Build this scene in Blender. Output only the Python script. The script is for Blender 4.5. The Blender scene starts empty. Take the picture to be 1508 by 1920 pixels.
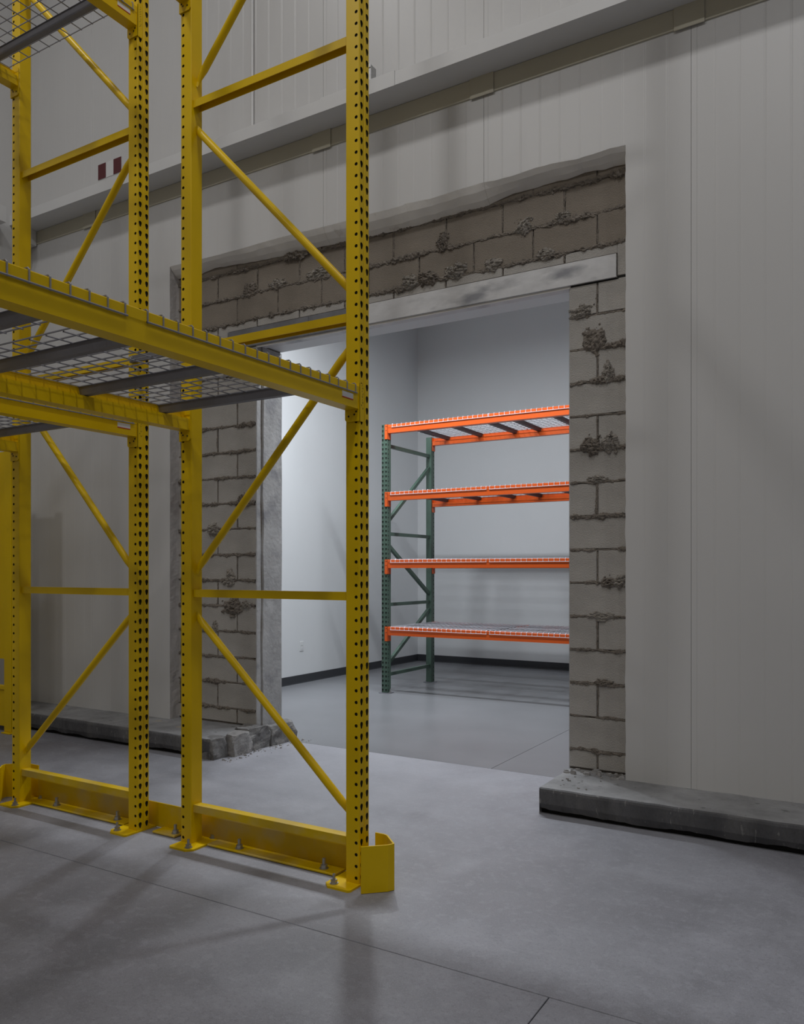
import bpy, math, random
from mathutils import Vector, Matrix, noise as mnoise
random.seed(7)
S = bpy.context.scene
COL = S.collection

# ------------------------------------------------------------------ camera, world, lights, exposure
cam_d = bpy.data.cameras.new('camera'); cam = bpy.data.objects.new('camera', cam_d); COL.objects.link(cam)
cam.location = (0, 0, 1.365)
cam.rotation_euler = (math.pi/2, 0, math.atan2(.515, .857))
cam_d.sensor_width = 36; cam_d.lens = 36*1510/1920
cam_d.shift_y = (1071-960)/1920
cam_d.clip_start = .05; cam_d.clip_end = 100
S.camera = cam

w = bpy.data.worlds.new('world'); S.world = w; w.use_nodes = True
w.node_tree.nodes['Background'].inputs[0].default_value = (.5, .5, .52, 1)
w.node_tree.nodes['Background'].inputs[1].default_value = .05

def area(name, loc, sx, sy, power, col, rot=(0, 0, 0), spread=180):
    d = bpy.data.lights.new(name, 'AREA'); d.shape = 'RECTANGLE'; d.size = sx; d.size_y = sy
    d.energy = power; d.color = col; d.spread = math.radians(spread)
    o = bpy.data.objects.new(name, d); COL.objects.link(o); o.location = loc; o.rotation_euler = rot
    return o
WARM = (1.0, .99, .985); COOL = (.90, .95, 1.0)
# warehouse high-bay lights under the roof, in two rows parallel to the panel wall
for lx, ly, lp in ((-5.0, 1.6, 40), (-.8, 1.6, 60), (3.4, 1.6, 44), (-4.6, -2.2, 80), (-.6, -2.2, 66), (3.4, -2.2, 44)):
    area('warehouse_high_bay_light', (lx, ly, 8.2), .42, .42, lp, WARM)
# suspended strip lights beyond the doorway, plus an unseen lamp added for the left-wall glow
area('room_light', (-4.5, 6.6, 4.6), .3, .16, 70, COOL)
area('room_light', (-2.9, 6.35, 4.7), 2.4, .09, 125, COOL)
area('added_wall_glow_light', (-5.45, 7.15, 5.2), .2, .2, 9, COOL, (0, math.radians(-6), 0), spread=52)

S.view_settings.view_transform = 'Standard'; S.view_settings.look = 'None'
S.view_settings.gamma = 1; S.view_settings.exposure = 0
S.view_settings.use_curve_mapping = False

# ------------------------------------------------------------------ materials
def mat(name, col, rough=.5, metal=0, var=.0, vscale=6, bump=0, bscale=40, spec=.5, spots=None, stretch=(1, 1, 1), rvar=0):
    m = bpy.data.materials.new(name); m.use_nodes = True
    nt = m.node_tree; N = nt.nodes; L = nt.links; b = N['Principled BSDF']
    b.inputs['Roughness'].default_value = rough; b.inputs['Metallic'].default_value = metal
    b.inputs['Specular IOR Level'].default_value = spec
    b.inputs['Base Color'].default_value = (*col, 1)
    tc = N.new('ShaderNodeTexCoord'); mp = N.new('ShaderNodeMapping'); mp.inputs['Scale'].default_value = stretch
    L.new(tc.outputs['Object'], mp.inputs[0])
    out = None
    if var > 0:
        t = N.new('ShaderNodeTexNoise'); t.inputs['Scale'].default_value = vscale; t.inputs['Detail'].default_value = 7; t.inputs['Roughness'].default_value = .62
        L.new(mp.outputs[0], t.inputs['Vector'])
        r = N.new('ShaderNodeValToRGB'); r.color_ramp.elements[0].position = .28; r.color_ramp.elements[1].position = .72
        r.color_ramp.elements[0].color = (*[c*(1-var) for c in col], 1); r.color_ramp.elements[1].color = (*[min(1, c*(1+var)) for c in col], 1)
        L.new(t.outputs['Fac'], r.inputs[0]); out = r.outputs[0]
        if rvar:
            mr = N.new('ShaderNodeMapRange'); mr.inputs['To Min'].default_value = rough-rvar; mr.inputs['To Max'].default_value = rough+rvar
            mr.inputs['From Min'].default_value = .3; mr.inputs['From Max'].default_value = .7
            L.new(t.outputs['Fac'], mr.inputs['Value']); L.new(mr.outputs[0], b.inputs['Roughness'])
    for sp in (spots or []):          # (colour, noise scale, threshold, softness, strength)
        c, sc, th, so, st = sp
        t2 = N.new('ShaderNodeTexNoise'); t2.inputs['Scale'].default_value = sc; t2.inputs['Detail'].default_value = 5
        L.new(mp.outputs[0], t2.inputs['Vector'])
        r2 = N.new('ShaderNodeMapRange'); r2.inputs['From Min'].default_value = th; r2.inputs['From Max'].default_value = th+so
        r2.inputs['To Max'].default_value = st
        L.new(t2.outputs['Fac'], r2.inputs['Value'])
        mx = N.new('ShaderNodeMix'); mx.data_type = 'RGBA'
        L.new(r2.outputs[0], mx.inputs['Factor'])
        if out is not None: L.new(out, mx.inputs['A'])
        else: mx.inputs['A'].default_value = (*col, 1)
        mx.inputs['B'].default_value = (*c, 1); out = mx.outputs['Result']
    if out is not None: L.new(out, b.inputs['Base Color'])
    if bump > 0:
        t3 = N.new('ShaderNodeTexNoise'); t3.inputs['Scale'].default_value = bscale; t3.inputs['Detail'].default_value = 6
        L.new(mp.outputs[0], t3.inputs['Vector'])
        bp = N.new('ShaderNodeBump'); bp.inputs['Strength'].default_value = bump; bp.inputs['Distance'].default_value = .01
        L.new(t3.outputs['Fac'], bp.inputs['Height']); L.new(bp.outputs[0], b.inputs['Normal'])
    return m

M = {}
M['yellow'] = mat('yellow_enamel', (.76, .505, .0), .36, var=.06, vscale=3, spec=.28, spots=[((.60, .38, .0), 5, .60, .2, .45)])
M['yellow_dusty'] = mat('yellow_enamel_dusty', (.68, .45, .0), .42, var=.1, vscale=5, spec=.3, spots=[((.50, .40, .20), 5, .47, .2, .6)])
M['panel'] = mat('white_panel_paint', (.60, .595, .59), .38, var=.03, vscale=1.2, spots=[((.49, .475, .46), 1.6, .56, .2, .5)], stretch=(1, 1, .25))
M['cream'] = mat('cream_paint', (.52, .49, .39), .5, var=.04, vscale=2)
M['ledge'] = mat('ledge_white_paint', (.66, .66, .66), .45, var=.03, vscale=2)
M['foam'] = mat('cut_panel_edge', (.80, .78, .75), .8, var=.06, vscale=4, bump=.3, bscale=18, spots=[((.45, .40, .35), 7, .64, .1, .6)])
M['block'] = mat('concrete_block', (.40, .38, .355), .9, var=.15, vscale=4, bump=.5, bscale=120, spots=[((.23, .20, .17), 3, .60, .15, .5), ((.52, .50, .48), 6, .63, .12, .5)])
M['block_tan_shaded'] = mat('shaded_tan_concrete_block', (.225, .194, .160), .9, var=.15, vscale=4, bump=.5, bscale=120, spots=[((.15, .125, .098), 3, .58, .15, .5)])  # browner upper courses, colour also darkened to carry the shade under the soffit
M['mortar'] = mat('mortar', (.19, .165, .14), .95, var=.35, vscale=30, bump=.8, bscale=70)
M['mortar_pale'] = mat('pale_mortar', (.29, .265, .235), .95, var=.3, vscale=25, bump=.9, bscale=60)
M['plaster'] = mat('cement_render', (.40, .395, .395), .85, var=.2, vscale=4, bump=.5, bscale=30, spots=[((.20, .20, .22), 3.2, .57, .13, .75), ((.55, .55, .55), 6, .62, .1, .6)])
M['edge_render'] = mat('rough_edge_render', (.46, .44, .435), .9, var=.18, vscale=6, bump=.6, bscale=35, spots=[((.30, .26, .25), 4, .56, .12, .6)])
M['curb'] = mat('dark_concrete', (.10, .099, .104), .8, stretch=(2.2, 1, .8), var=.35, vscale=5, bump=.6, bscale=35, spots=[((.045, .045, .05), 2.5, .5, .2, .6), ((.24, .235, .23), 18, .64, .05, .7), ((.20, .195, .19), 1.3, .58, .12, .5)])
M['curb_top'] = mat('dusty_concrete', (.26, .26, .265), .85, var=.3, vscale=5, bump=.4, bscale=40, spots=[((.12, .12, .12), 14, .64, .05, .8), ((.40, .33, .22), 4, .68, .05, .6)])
M['rubble'] = mat('broken_concrete', (.30, .29, .285), .9, var=.35, vscale=9, bump=.9, bscale=30, spots=[((.15, .135, .12), 10, .6, .08, .8)])
M['rubble_dark'] = mat('grey_broken_concrete', (.20, .195, .192), .9, var=.35, vscale=9, bump=.9, bscale=30, spots=[((.09, .085, .08), 8, .55, .08, .8), ((.33, .32, .31), 13, .6, .06, .7)])
M['gap'] = mat('dark_gap', (.012, .011, .010), .95)
M['steel_lintel'] = mat('galvanised_lintel', (.62, .62, .63), .5, metal=.1, var=.12, vscale=7, spots=[((.17, .175, .20), 2.6, .55, .16, .8)], stretch=(1, 1, 2.5))
M['galv_dark'] = mat('dark_galvanised_steel', (.17, .172, .185), .55, metal=.15, var=.2, vscale=9)
M['white'] = mat('white_wall_paint', (.70, .715, .73), .55, var=.015, vscale=2)
M['ceil'] = mat('ceiling_paint', (.55, .55, .54), .8)
M['back'] = mat('warehouse_wall_paint', (.42, .42, .41), .7)
M['base'] = mat('charcoal_vinyl_base', (.035, .037, .043), .5)
M['green'] = mat('green_enamel', (.065, .112, .085), .38, var=.1, vscale=6)
M['orange'] = mat('orange_enamel', (.66, .10, .012), .36, var=.06, vscale=3)
M['zinc'] = mat('zinc_wire', (.72, .72, .78), .4, metal=.2)
M['wire_dark'] = mat('grey_wire', (.30, .30, .33), .45, metal=.4)
M['channel'] = mat('galvanised_channel', (.20, .20, .225), .5, metal=.45, var=.12, vscale=5)
M['channel_dark'] = mat('dark_channel', (.075, .075, .085), .5, metal=.4)
M['bolt'] = mat('zinc_bolt', (.42, .42, .42), .4, metal=.8, var=.2, vscale=30)
M['rust_bolt'] = mat('dull_bolt', (.13, .12, .11), .6, metal=.6)
M['sticker'] = mat('white_sticker', (.72, .72, .72), .4)
M['red'] = mat('red_sticker', (.55, .035, .015), .4)
M['darkred'] = mat('dark_red_reflector', (.085, .004, .008), .3, var=.2, vscale=200)
M['ink'] = mat('black_marker', (.012, .010, .008), .6)
M['plastic'] = mat('white_plastic', (.68, .69, .70), .35)
M['conduit'] = mat('white_conduit', (.74, .74, .74), .35)

def floor_mat(name, base, rough, dust):
    k = lambda q: tuple(c*q for c in base)
    m = mat(name, base, rough, var=.22, vscale=1.3, bump=.06, bscale=90, rvar=.1,
            spots=[((base[0]*.68, base[1]*.64, base[2]*.64), .8, .50, .18, .7), (k(1.28), 3.1, .54, .12, .5), (k(.70), 7, .52, .12, .35), (k(1.35), 26, .53, .10, .35), (k(.66), 70, .53, .10, .35), (k(1.6), 210, .57, .06, .5)])
    if dust:      # pale demolition dust lying around the cut doorway, in a ragged patch
        nt = m.node_tree; N = nt.nodes; L = nt.links; b = N['Principled BSDF']
        src = b.inputs['Base Color'].links[0].from_socket
        tc = N.new('ShaderNodeTexCoord')
        vm = N.new('ShaderNodeVectorMath'); vm.operation = 'DISTANCE'; vm.inputs[1].default_value = (-3.0, 4.4, 0)
        L.new(tc.outputs['Object'], vm.inputs[0])
        nz = N.new('ShaderNodeTexNoise'); nz.inputs['Scale'].default_value = 1.7; nz.inputs['Detail'].default_value = 8; nz.inputs['Roughness'].default_value = .65
        L.new(tc.outputs['Object'], nz.inputs['Vector'])
        ma = N.new('ShaderNodeMath'); ma.operation = 'MULTIPLY_ADD'; ma.inputs[1].default_value = 3.4
        L.new(nz.outputs['Fac'], ma.inputs[0]); L.new(vm.outputs['Value'], ma.inputs[2])
        mr = N.new('ShaderNodeMapRange'); mr.inputs['From Min'].default_value = 4.7; mr.inputs['From Max'].default_value = 2.1; mr.inputs['To Max'].default_value = .55
        L.new(ma.outputs[0], mr.inputs['Value'])
        mx = N.new('ShaderNodeMix'); mx.data_type = 'RGBA'; mx.inputs['B'].default_value = (.385, .39, .425, 1)
        L.new(mr.outputs[0], mx.inputs['Factor']); L.new(src, mx.inputs['A']); L.new(mx.outputs['Result'], b.inputs['Base Color'])
    return m
M['floor'] = floor_mat('warehouse_concrete_floor', (.237, .238, .268), .5, True)
M['floor_room'] = mat('polished_concrete_floor', (.20, .205, .22), .30, var=.10, vscale=1.2)

# ------------------------------------------------------------------ mesh helpers
class MB:
    def __init__(s): s.v = []; s.f = []; s.mi = []; s.cur = 0
    def add(s, vs, fs):
        o = len(s.v); s.v += [tuple(p) for p in vs]; s.f += [tuple(i+o for i in q) for q in fs]; s.mi += [s.cur]*len(fs); return s
    def box(s, x0, x1, y0, y1, z0, z1):
        return s.add([(x0, y0, z0), (x1, y0, z0), (x1, y1, z0), (x0, y1, z0), (x0, y0, z1), (x1, y0, z1), (x1, y1, z1), (x0, y1, z1)],
                     [(0, 3, 2, 1), (4, 5, 6, 7), (0, 1, 5, 4), (1, 2, 6, 5), (2, 3, 7, 6), (3, 0, 4, 7)])
    def bbox(s, x0, x1, y0, y1, z0, z1, b=.004):       # box with chamfered edges
        xs = (x0, x1); ys = (y0, y1); zs = (z0, z1); vs = []; idx = {}
        for i in (0, 1):
            for j in (0, 1):
                for k in (0, 1):
                    sx = 1 if i == 0 else -1; sy = 1 if j == 0 else -1; sz = 1 if k == 0 else -1
                    for a, p in (('x', (xs[i], ys[j]+sy*b, zs[k]+sz*b)), ('y', (xs[i]+sx*b, ys[j], zs[k]+sz*b)), ('z', (xs[i]+sx*b, ys[j]+sy*b, zs[k]))):
                        idx[(i, j, k, a)] = len(vs); vs.append(p)
        F = []
        for i in (0, 1): F.append([idx[(i, j, k, 'x')] for j, k in ((0, 0), (1, 0), (1, 1), (0, 1))])
        for j in (0, 1): F.append([idx[(i, j, k, 'y')] for i, k in ((0, 0), (1, 0), (1, 1), (0, 1))])
        for k in (0, 1): F.append([idx[(i, j, k, 'z')] for i, j in ((0, 0), (1, 0), (1, 1), (0, 1))])
        for i in (0, 1):
            for j in (0, 1): F.append([idx[(i, j, 0, 'x')], idx[(i, j, 1, 'x')], idx[(i, j, 1, 'y')], idx[(i, j, 0, 'y')]])
            for k in (0, 1): F.append([idx[(i, 0, k, 'x')], idx[(i, 1, k, 'x')], idx[(i, 1, k, 'z')], idx[(i, 0, k, 'z')]])
        for j in (0, 1):
            for k in (0, 1): F.append([idx[(0, j, k, 'y')], idx[(1, j, k, 'y')], idx[(1, j, k, 'z')], idx[(0, j, k, 'z')]])
        for i in (0, 1):
            for j in (0, 1):
                for k in (0, 1): F.append([idx[(i, j, k, a)] for a in 'xyz'])
        return s.add(vs, F)
    def prism(s, prof, axis, a, b, close=True):         # closed 2-D profile extruded along an axis
        n = len(prof); vs = []
        for t in (a, b):
            for (p, q) in prof:
                vs.append({'x': (t, p, q), 'y': (p, t, q), 'z': (p, q, t)}[axis])
        fs = [(i, (i+1) % n, n+(i+1) % n, n+i) for i in range(n)]
        if close: fs += [tuple(range(n)), tuple(range(2*n-1, n-1, -1))]
        return s.add(vs, fs)
    def tube(s, pts, r, n=8, cap=True):
        pts = [Vector(p) for p in pts]; rs = r if isinstance(r, (list, tuple)) else [r]*len(pts); rings = []
        up = None
        for i, p in enumerate(pts):
            d = (pts[min(i+1, len(pts)-1)]-pts[max(i-1, 0)]).normalized()
            if up is None:
                up = Vector((0, 0, 1)) if abs(d.z) < .9 else Vector((1, 0, 0))
            sd = d.cross(up).normalized(); up2 = sd.cross(d).normalized(); up = up2
            rings.append([p+sd*math.cos(2*math.pi*k/n)*rs[i]+up2*math.sin(2*math.pi*k/n)*rs[i] for k in range(n)])
        vs = [v for rg in rings for v in rg]; fs = []
        for i in range(len(pts)-1):
            for k in range(n): fs.append((i*n+k, i*n+(k+1) % n, (i+1)*n+(k+1) % n, (i+1)*n+k))
        if cap: fs += [tuple(range(n)), tuple(reversed(range((len(pts)-1)*n, len(pts)*n)))]
        return s.add(vs, fs)
    def cyl(s, x, y, z0, z1, r, n=10): return s.tube([(x, y, z0), (x, y, z1)], r, n)
    def mesh(s, name, mats, smooth=False):
        me = bpy.data.meshes.new(name); me.from_pydata(s.v, [], s.f)
        for m_ in (mats if isinstance(mats, (list, tuple)) else [mats]): me.materials.append(m_)
        me.polygons.foreach_set('material_index', s.mi)
        if smooth: me.polygons.foreach_set('use_smooth', [True]*len(me.polygons))
        me.update(); return me
    def build(s, name, mats, parent=None, smooth=False, **k):
        return link(name, s.mesh(name, mats, smooth), parent, **k)
def link(name, me, parent=None, loc=None, rz=0):
    o = bpy.data.objects.new(name, me); COL.objects.link(o)
    if parent: o.parent = parent
    if loc: o.location = loc
    if rz: o.rotation_euler = (0, 0, rz)
    return o
def tag(o, label=None, cat=None, group=None, kind=None):
    if label: o['label'] = label
    if cat: o['category'] = cat
    if group: o['group'] = group
    if kind: o['kind'] = kind
    return o
def thing(name, loc, label, cat, group=None, rz=0):
    return tag(link(name, None, None, loc, rz), label, cat, group)
def struct(o): o['kind'] = 'structure'; return o
def n1(x, seed=0.0): return mnoise.noise(Vector((x, seed*3.17, seed*1.31)))
def n3(x, y, z): return mnoise.noise(Vector((x, y, z)))
def interp(tab, x):
    if x <= tab[0][0]: return tab[0][1]
    for (a, b), (c, d) in zip(tab, tab[1:]):
        if x <= c: return b+(d-b)*(x-a)/(c-a)
    return tab[-1][1]

# ------------------------------------------------------------------ setting: main dimensions (metres)
PY = 4.70          # face of the insulated panels
BY = 4.80          # face of the block wall
BB = 5.09          # room side of the block wall
XL, XR = -6.90, 7.0
YF = -7.0
HT = 8.6
OL, OR = -5.055, -1.302      # cut in the panels
DL, DR = -4.212, -1.676      # doorway in the blocks
LZ0, LZ1 = 3.125, 3.265      # lintel
CZ = .15                     # curb top
RX0, RX1, RY1, RH = -6.12, 2.6, 10.65, 5.3

# floor slabs with saw-cut joints
fl = struct(MB().box(XL, XR, YF, BB, -.10, -.03).build('floor', M['gap']))
g = .0018
def slab(x0, x1, y0, y1, m=M['floor'], par=fl):
    return MB().bbox(x0+g, x1-g, y0+g, y1-g, -.03, 0, .0015).build('floor_slab', m, par)
slab(XL, -.925, YF, 2.455); slab(-.925, XR, YF, 2.455)
slab(XL, XR, 2.455, BB)
fr = struct(MB().box(RX0, RX1, BB, RY1, -.10, -.03).build('floor_room', M['gap']))
slab(RX0, -2.34, BB, 8.0, M['floor_room'], fr); slab(-2.34, RX1, BB, 8.0, M['floor_room'], fr)
slab(RX0, -2.34, 8.0, RY1, M['floor_room'], fr); slab(-2.34, RX1, 8.0, RY1, M['floor_room'], fr)
# shells
struct(MB().box(XL, XR, YF, BB, HT, HT+.1).build('ceiling', M['ceil']))
struct(MB().box(XL-.1, XL, YF, BB, 0, HT).build('wall_left', M['panel']))
struct(MB().box(XR, XR+.1, YF, BB, 0, HT).build('wall_right', M['back']))
struct(MB().box(XL, XR, YF-.1, YF, 0, HT).build('wall_front', M['back']))
struct(MB().box(RX0-.1, RX0, BB, RY1, 0, RH).build('wall_room_left', M['white']))
struct(MB().box(RX0-.1, RX1+.1, RY1, RY1+.1, 0, RH).build('wall_room_back', M['white']))
struct(MB().box(RX1, RX1+.1, BB, RY1, 0, RH).build('wall_room_right', M['white']))
struct(MB().box(RX0-.1, RX1+.1, BB, RY1+.1, RH, RH+.1).build('ceiling_room', M['white']))
struct(MB().prism([(RX0, 0), (RX0+.010, 0), (RX0+.006, .012), (RX0+.006, .1), (RX0, .102)], 'y', BB, RY1).build('baseboard_left', M['base']))
struct(MB().prism([(RY1, 0), (RY1-.010, 0), (RY1-.006, .012), (RY1-.006, .1), (RY1, .102)], 'x', RX0+.006, RX1).build('baseboard_back', M['base']))

# ------------------------------------------------------------------ block wall: core, blocks, mortar
core = MB()
core.box(XL, DL, BY+.012, BB, 0, HT); core.box(DR, XR, BY+.012, BB, 0, HT); core.box(DL, DR, BY+.012, BB, LZ1-.01, HT)
wb = struct(core.build('wall_block', M['mortar']))
Z0C, PZ, PX = .272-.2042, .2042, .4155
J = .005
block_cache = {}
def block_piece(x0, x1, z0, z1, mt='block'):
    if x1-x0 < .02 or z1-z0 < .02: return
    k = (round(x1-x0, 3), round(z1-z0, 3), mt)
    if k not in block_cache:
        b = MB(); hw, hh = k[0]/2, k[1]/2
        b.bbox(-hw, hw, 0, .03, -hh, hh, .003)
        block_cache[k] = b.mesh('concrete_block', M[mt])
    o = link('concrete_block', block_cache[k], wb, ((x0+x1)/2, BY+random.uniform(-.003, .003), (z0+z1)/2))
def vjoints(i):                # joints of course i
    x0 = -1.500 if i % 2 == 0 else -1.708
    return [x0+PX*k for k in range(2, -12, -1)]
courses = [(i, Z0C+PZ*i, Z0C+PZ*(i+1)) for i in range(0, 19)]
def row_blocks(i, xa, xb, z0, z1):
    js = sorted(x for x in vjoints(i) if xa < x < xb)
    ed = [xa]+js+[xb]
    for a, b in zip(ed, ed[1:]):
        block_piece(a+(J if a != xa else 0), b-(J if b != xb else 0), z0+J, z1-J, 'block_tan_shaded' if i >= 16 else 'block')
    return js
def ridge(name, p0, p1, base, amp, seed, mt, blobs=()):
    """lumpy squeezed-out mortar along a joint (p in x,z on the block face)"""
    L_ = math.hypot(p1[0]-p0[0], p1[1]-p0[1]); n = max(3, int(L_/.0055)); vs = []; fs = []; K = 8
    dx, dz = (p1[0]-p0[0])/L_, (p1[1]-p0[1])/L_
    for s_ in range(n+1):
        t = s_/n*L_
        r = base*(.55+.75*max(0, n1(t*9, seed)+.45)) + amp*max(0, n1(t*22, seed+5)+.05) + amp*2.2*max(0, n1(t*3.1, seed+9)-.12)
        off = .008*n1(t*13, seed+2)+.008*n1(t*4, seed+3)+.003*n1(t*45, seed+7)
        for (bp, br) in ():
            r += br*math.exp(-((t-bp)/(br*1.1))**2)
        for k in range(K):
            an = math.pi*k/(K-1)
            rr = r*(1+.55*n3(t*70, k*1.1, seed)+.45*n3(t*150, k*2.3, seed+4))
            u = math.cos(an)*rr + off; d = math.sin(an)*rr*.95
            vs.append((p0[0]+dx*t - dz*u, BY+.002-d*(.85), p0[1]+dz*t + dx*u))
    for s_ in range(n):
        for k in range(K-1): fs.append((s_*K+k, s_*K+k+1, (s_+1)*K+k+1, (s_+1)*K+k))
    return MB().add(vs, fs).build(name, mt, wb)
for i, z0, z1 in courses:
    lo, hi = max(z0, .155), min(z1, 3.95)
    if hi-lo < .03: continue
    if z1 <= LZ0+.02:
        spans = [(OL-.25, DL), (DR, OR+.12)]
        hi2 = min(hi, LZ0)
    elif z0 < LZ1:
        spans = [(OL-.25, -4.50), (-1.378, OR+.12)]
        hi2 = hi
        row_blocks(i, -4.50, -1.378, LZ1+.002, hi)
        for x in vjoints(i):
            if -4.5 < x < -1.4: ridge('mortar_joint', (x, LZ1), (x, hi), .004, .002, x, M['mortar'])
    else:
        spans = [(OL-.25, OR+.12)]; hi2 = hi
    for (a, b) in spans:
        js = row_blocks(i, a, b, lo, hi2)
        for x in js:
            if OL-.02 < x < OR+.02: ridge('mortar_joint', (x, lo), (x, hi2), .0042, .0035, i*7.3+x, M['mortar'])
# bed joints with squeezed mortar; blobs as (distance along, size)
for i, z0, z1 in courses:
    if z0 < .2: continue
    if z0 > LZ1:
        ridge('mortar_bed', (OL-.1, z0), (OR+.05, z0), .0115, .016, i*3.7, M['mortar'],
              blobs={16: [(1.9, .035), (2.05, .03), (2.35, .045), (2.6, .04), (2.95, .035), (3.3, .03), (2.2, .03)], 17: [(.55, .03), (1.15, .035), (3.15, .035), (2.4, .028), (3.35, .03)]}.get(i, [(1.6, .02)]))
    elif z0 < LZ0-.02:
        ridge('mortar_bed', (DR+.004, z0), (OR+.05, z0), .0074, .012, i*2.9+1, M['mortar'],
              blobs={14: [(.09, .028), (.3, .014)], 13: [(.14, .05), (.22, .02)], 12: [(.24, .035)], 10: [(.12, .04), (.25, .036)], 9: [(.19, .02)], 6: [(.28, .028), (.33, .03)]}.get(i, [(.2, .012)]))
        ridge('mortar_bed', (OL-.1, z0), (DL-.004, z0), .0088, .014, i*4.1+2, M['mortar'],
              blobs={9: [(.75, .025)], 8: [(.62, .03)], 6: [(.8, .035)], 5: [(.74, .05), (.82, .03)], 3: [(.68, .025)]}.get(i, [(.6, .014)]))
def lump(name, c, r, mt, par, seed, seg=(12, 8), rough=.35, fr=2.2):
    vs = []; fs = []; nu, nv = seg
    for j in range(nv+1):
        th = math.pi*j/nv
        for k in range(nu):
            ph = 2*math.pi*k/nu
            d = Vector((math.sin(th)*math.cos(ph), math.sin(th)*math.sin(ph), math.cos(th)))
            q = 1+rough*n3(d.x*fr+seed, d.y*fr, d.z*fr+seed*.7)+rough*.45*n3(d.x*fr*3, d.y*fr*3+seed, d.z*fr*3)+rough*.4*n3(d.x*fr*7, d.y*fr*7+seed, d.z*fr*7)
            vs.append((c[0]+d.x*r[0]*q, c[1]+d.y*r[1]*q, c[2]+d.z*r[2]*q))
    for j in range(nv):
        for k in range(nu): fs.append((j*nu+k, j*nu+(k+1) % nu, (j+1)*nu+(k+1) % nu, (j+1)*nu+k))
    return MB().add(vs, fs).build(name, mt, par)
def splat(x, z, rx, rz_, h, mt, seed, N_=26):
    """ragged mortar dropping stuck on the block face"""
    vs = []; fs = []; ok = {}
    for i in range(N_+1):
        for j in range(N_+1):
            u = -1.25+2.5*i/N_; v = -1.25+2.5*j/N_
            rad = math.hypot(u, v)*(1+.45*n3(u*1.6+seed, v*1.6, seed)+.3*n3(u*4+seed, v*4, 2))
            t = max(0, 1-rad*rad)
            hh = h*(t**.45)*(.7+.6*n3(u*3.2, v*3.2+seed, 5)+.36*n3(u*7, v*7+seed, 1)+.2*n3(u*13+seed, v*13, 1)) if t > 0 else -.004
            vs.append((x+u*rx, BY+.001-max(-.004, hh), z+v*rz_)); ok[(i, j)] = t > 0
    for i in range(N_):
        for j in range(N_):
            if any(ok[q_] for q_ in ((i, j), (i+1, j), (i, j+1), (i+1, j+1))):
                a_ = i*(N_+1)+j; fs.append((a_, a_+N_+1, a_+N_+2, a_+1))
    return MB().add(vs, fs).build('mortar_lump', mt, wb)
# named big mortar lumps on the right pier, on the lintel courses and on the left pier
for q, (x, z, rx, rz_, ry) in enumerate([(-1.525, 2.775, .062, .075, .035), (-1.435, 2.565, .03, .06, .03), (-1.60, 2.955, .06, .035, .03),
        (-1.545, 2.135, .055, .05, .04), (-1.42, 2.145, .045, .055, .04), (-1.355, 1.305, .05, .035, .035), (-1.43, 1.30, .04, .03, .03),
        (-1.50, 1.925, .05, .02, .02), (-1.48, 1.095, .07, .025, .02), (-1.47, .69, .05, .02, .02),
        (-2.46, 3.375, .07, .05, .04), (-2.82, 3.36, .06, .045, .04), (-2.68, 3.37, .075, .05, .045), (-2.2, 3.365, .055, .045, .035), (-1.83, 3.36, .06, .035, .03),
        (-2.56, 3.59, .04, .05, .035), (-1.98, 3.565, .05, .045, .035), (-3.62, 3.58, .09, .035, .03), (-4.28, 3.58, .06, .05, .03), (-4.0, 3.57, .07, .03, .03), (-1.72, 3.57, .05, .03, .03),
        (-4.46, 1.09, .09, .065, .045), (-4.48, 1.31, .05, .06, .04), (-4.66, 1.70, .055, .05, .04), (-4.36, 1.93, .04, .045, .035), (-4.64, .92, .03, .05, .03), (-4.3, 1.10, .05, .03, .03)]):
    splat(x, z-.004, rx*1.12, rz_*1.1, ry*.85, M['mortar_pale'] if q % 3 else M['mortar'], q*3.3)
# left jamb: rendered lining with a ragged crack line, and the soffit of the doorway
jb = MB(); n = 40; vs = []; fs = []
for k in range(n+1):
    z = .02+(LZ0-.02)*k/n
    ye = BY+.062+.012*n1(z*4, 3)+.006*n1(z*17, 5)
    xw = DL+.016+.004*n1(z*3, 8)
    vs += [(DL, ye, z), (xw, ye+.004, z), (xw, BB, z), (DL, BB, z)]
for k in range(n):
    a = k*4
    fs += [(a, a+1, a+5, a+4), (a+1, a+2, a+6, a+5), (a+2, a+3, a+7, a+6)]
jb.add(vs, fs).build('jamb_render', M['plaster'], wb)
vs = []; fs = []
for k in range(n+1):
    z = .02+(LZ0-.02)*k/n; ye = BY+.046+.010*n1(z*4, 13)
    vs += [(DL, BY-.004+.004*n1(z*11, 2), z), (DL+.006, BY+.002, z), (DL+.006, ye, z), (DL, ye+.004, z)]
for k in range(n):
    a = k*4; fs += [(a, a+1, a+5, a+4), (a+1, a+2, a+6, a+5), (a+2, a+3, a+7, a+6)]
MB().add(vs, fs).build('jamb_edge_render', M['plaster'], wb)
MB().box(DR-.006, DR+.0, BY+.01, BB, 0, LZ0).build('jamb_render', M['plaster'], wb)
MB().box(DL-.02, DR+.02, BY+.10, BB+.0, LZ0+.012, LZ1-.012).build('doorway_soffit', M['white'], wb)
lt = thing('lintel', (-2.94, BY, LZ0), 'steel lintel plate smeared grey and white over the doorway', 'lintel')
MB().bbox(-.218, 1.558, -.016, -.004, 0, .14, .001).build('face_plate', M['steel_lintel'], lt)
for a_, b_ in ((-1.558, -.75), (-.748, -.22)): tag(MB().bbox(a_, b_, -.016, -.004, 0, .14, .001).build('face_plate', M['galv_dark'], lt), 'darker grey end of the lintel plate')
MB().box(-1.558, 1.558, -.004, .10, 0, .010).build('bottom_plate', M['steel_lintel'], lt)
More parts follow.
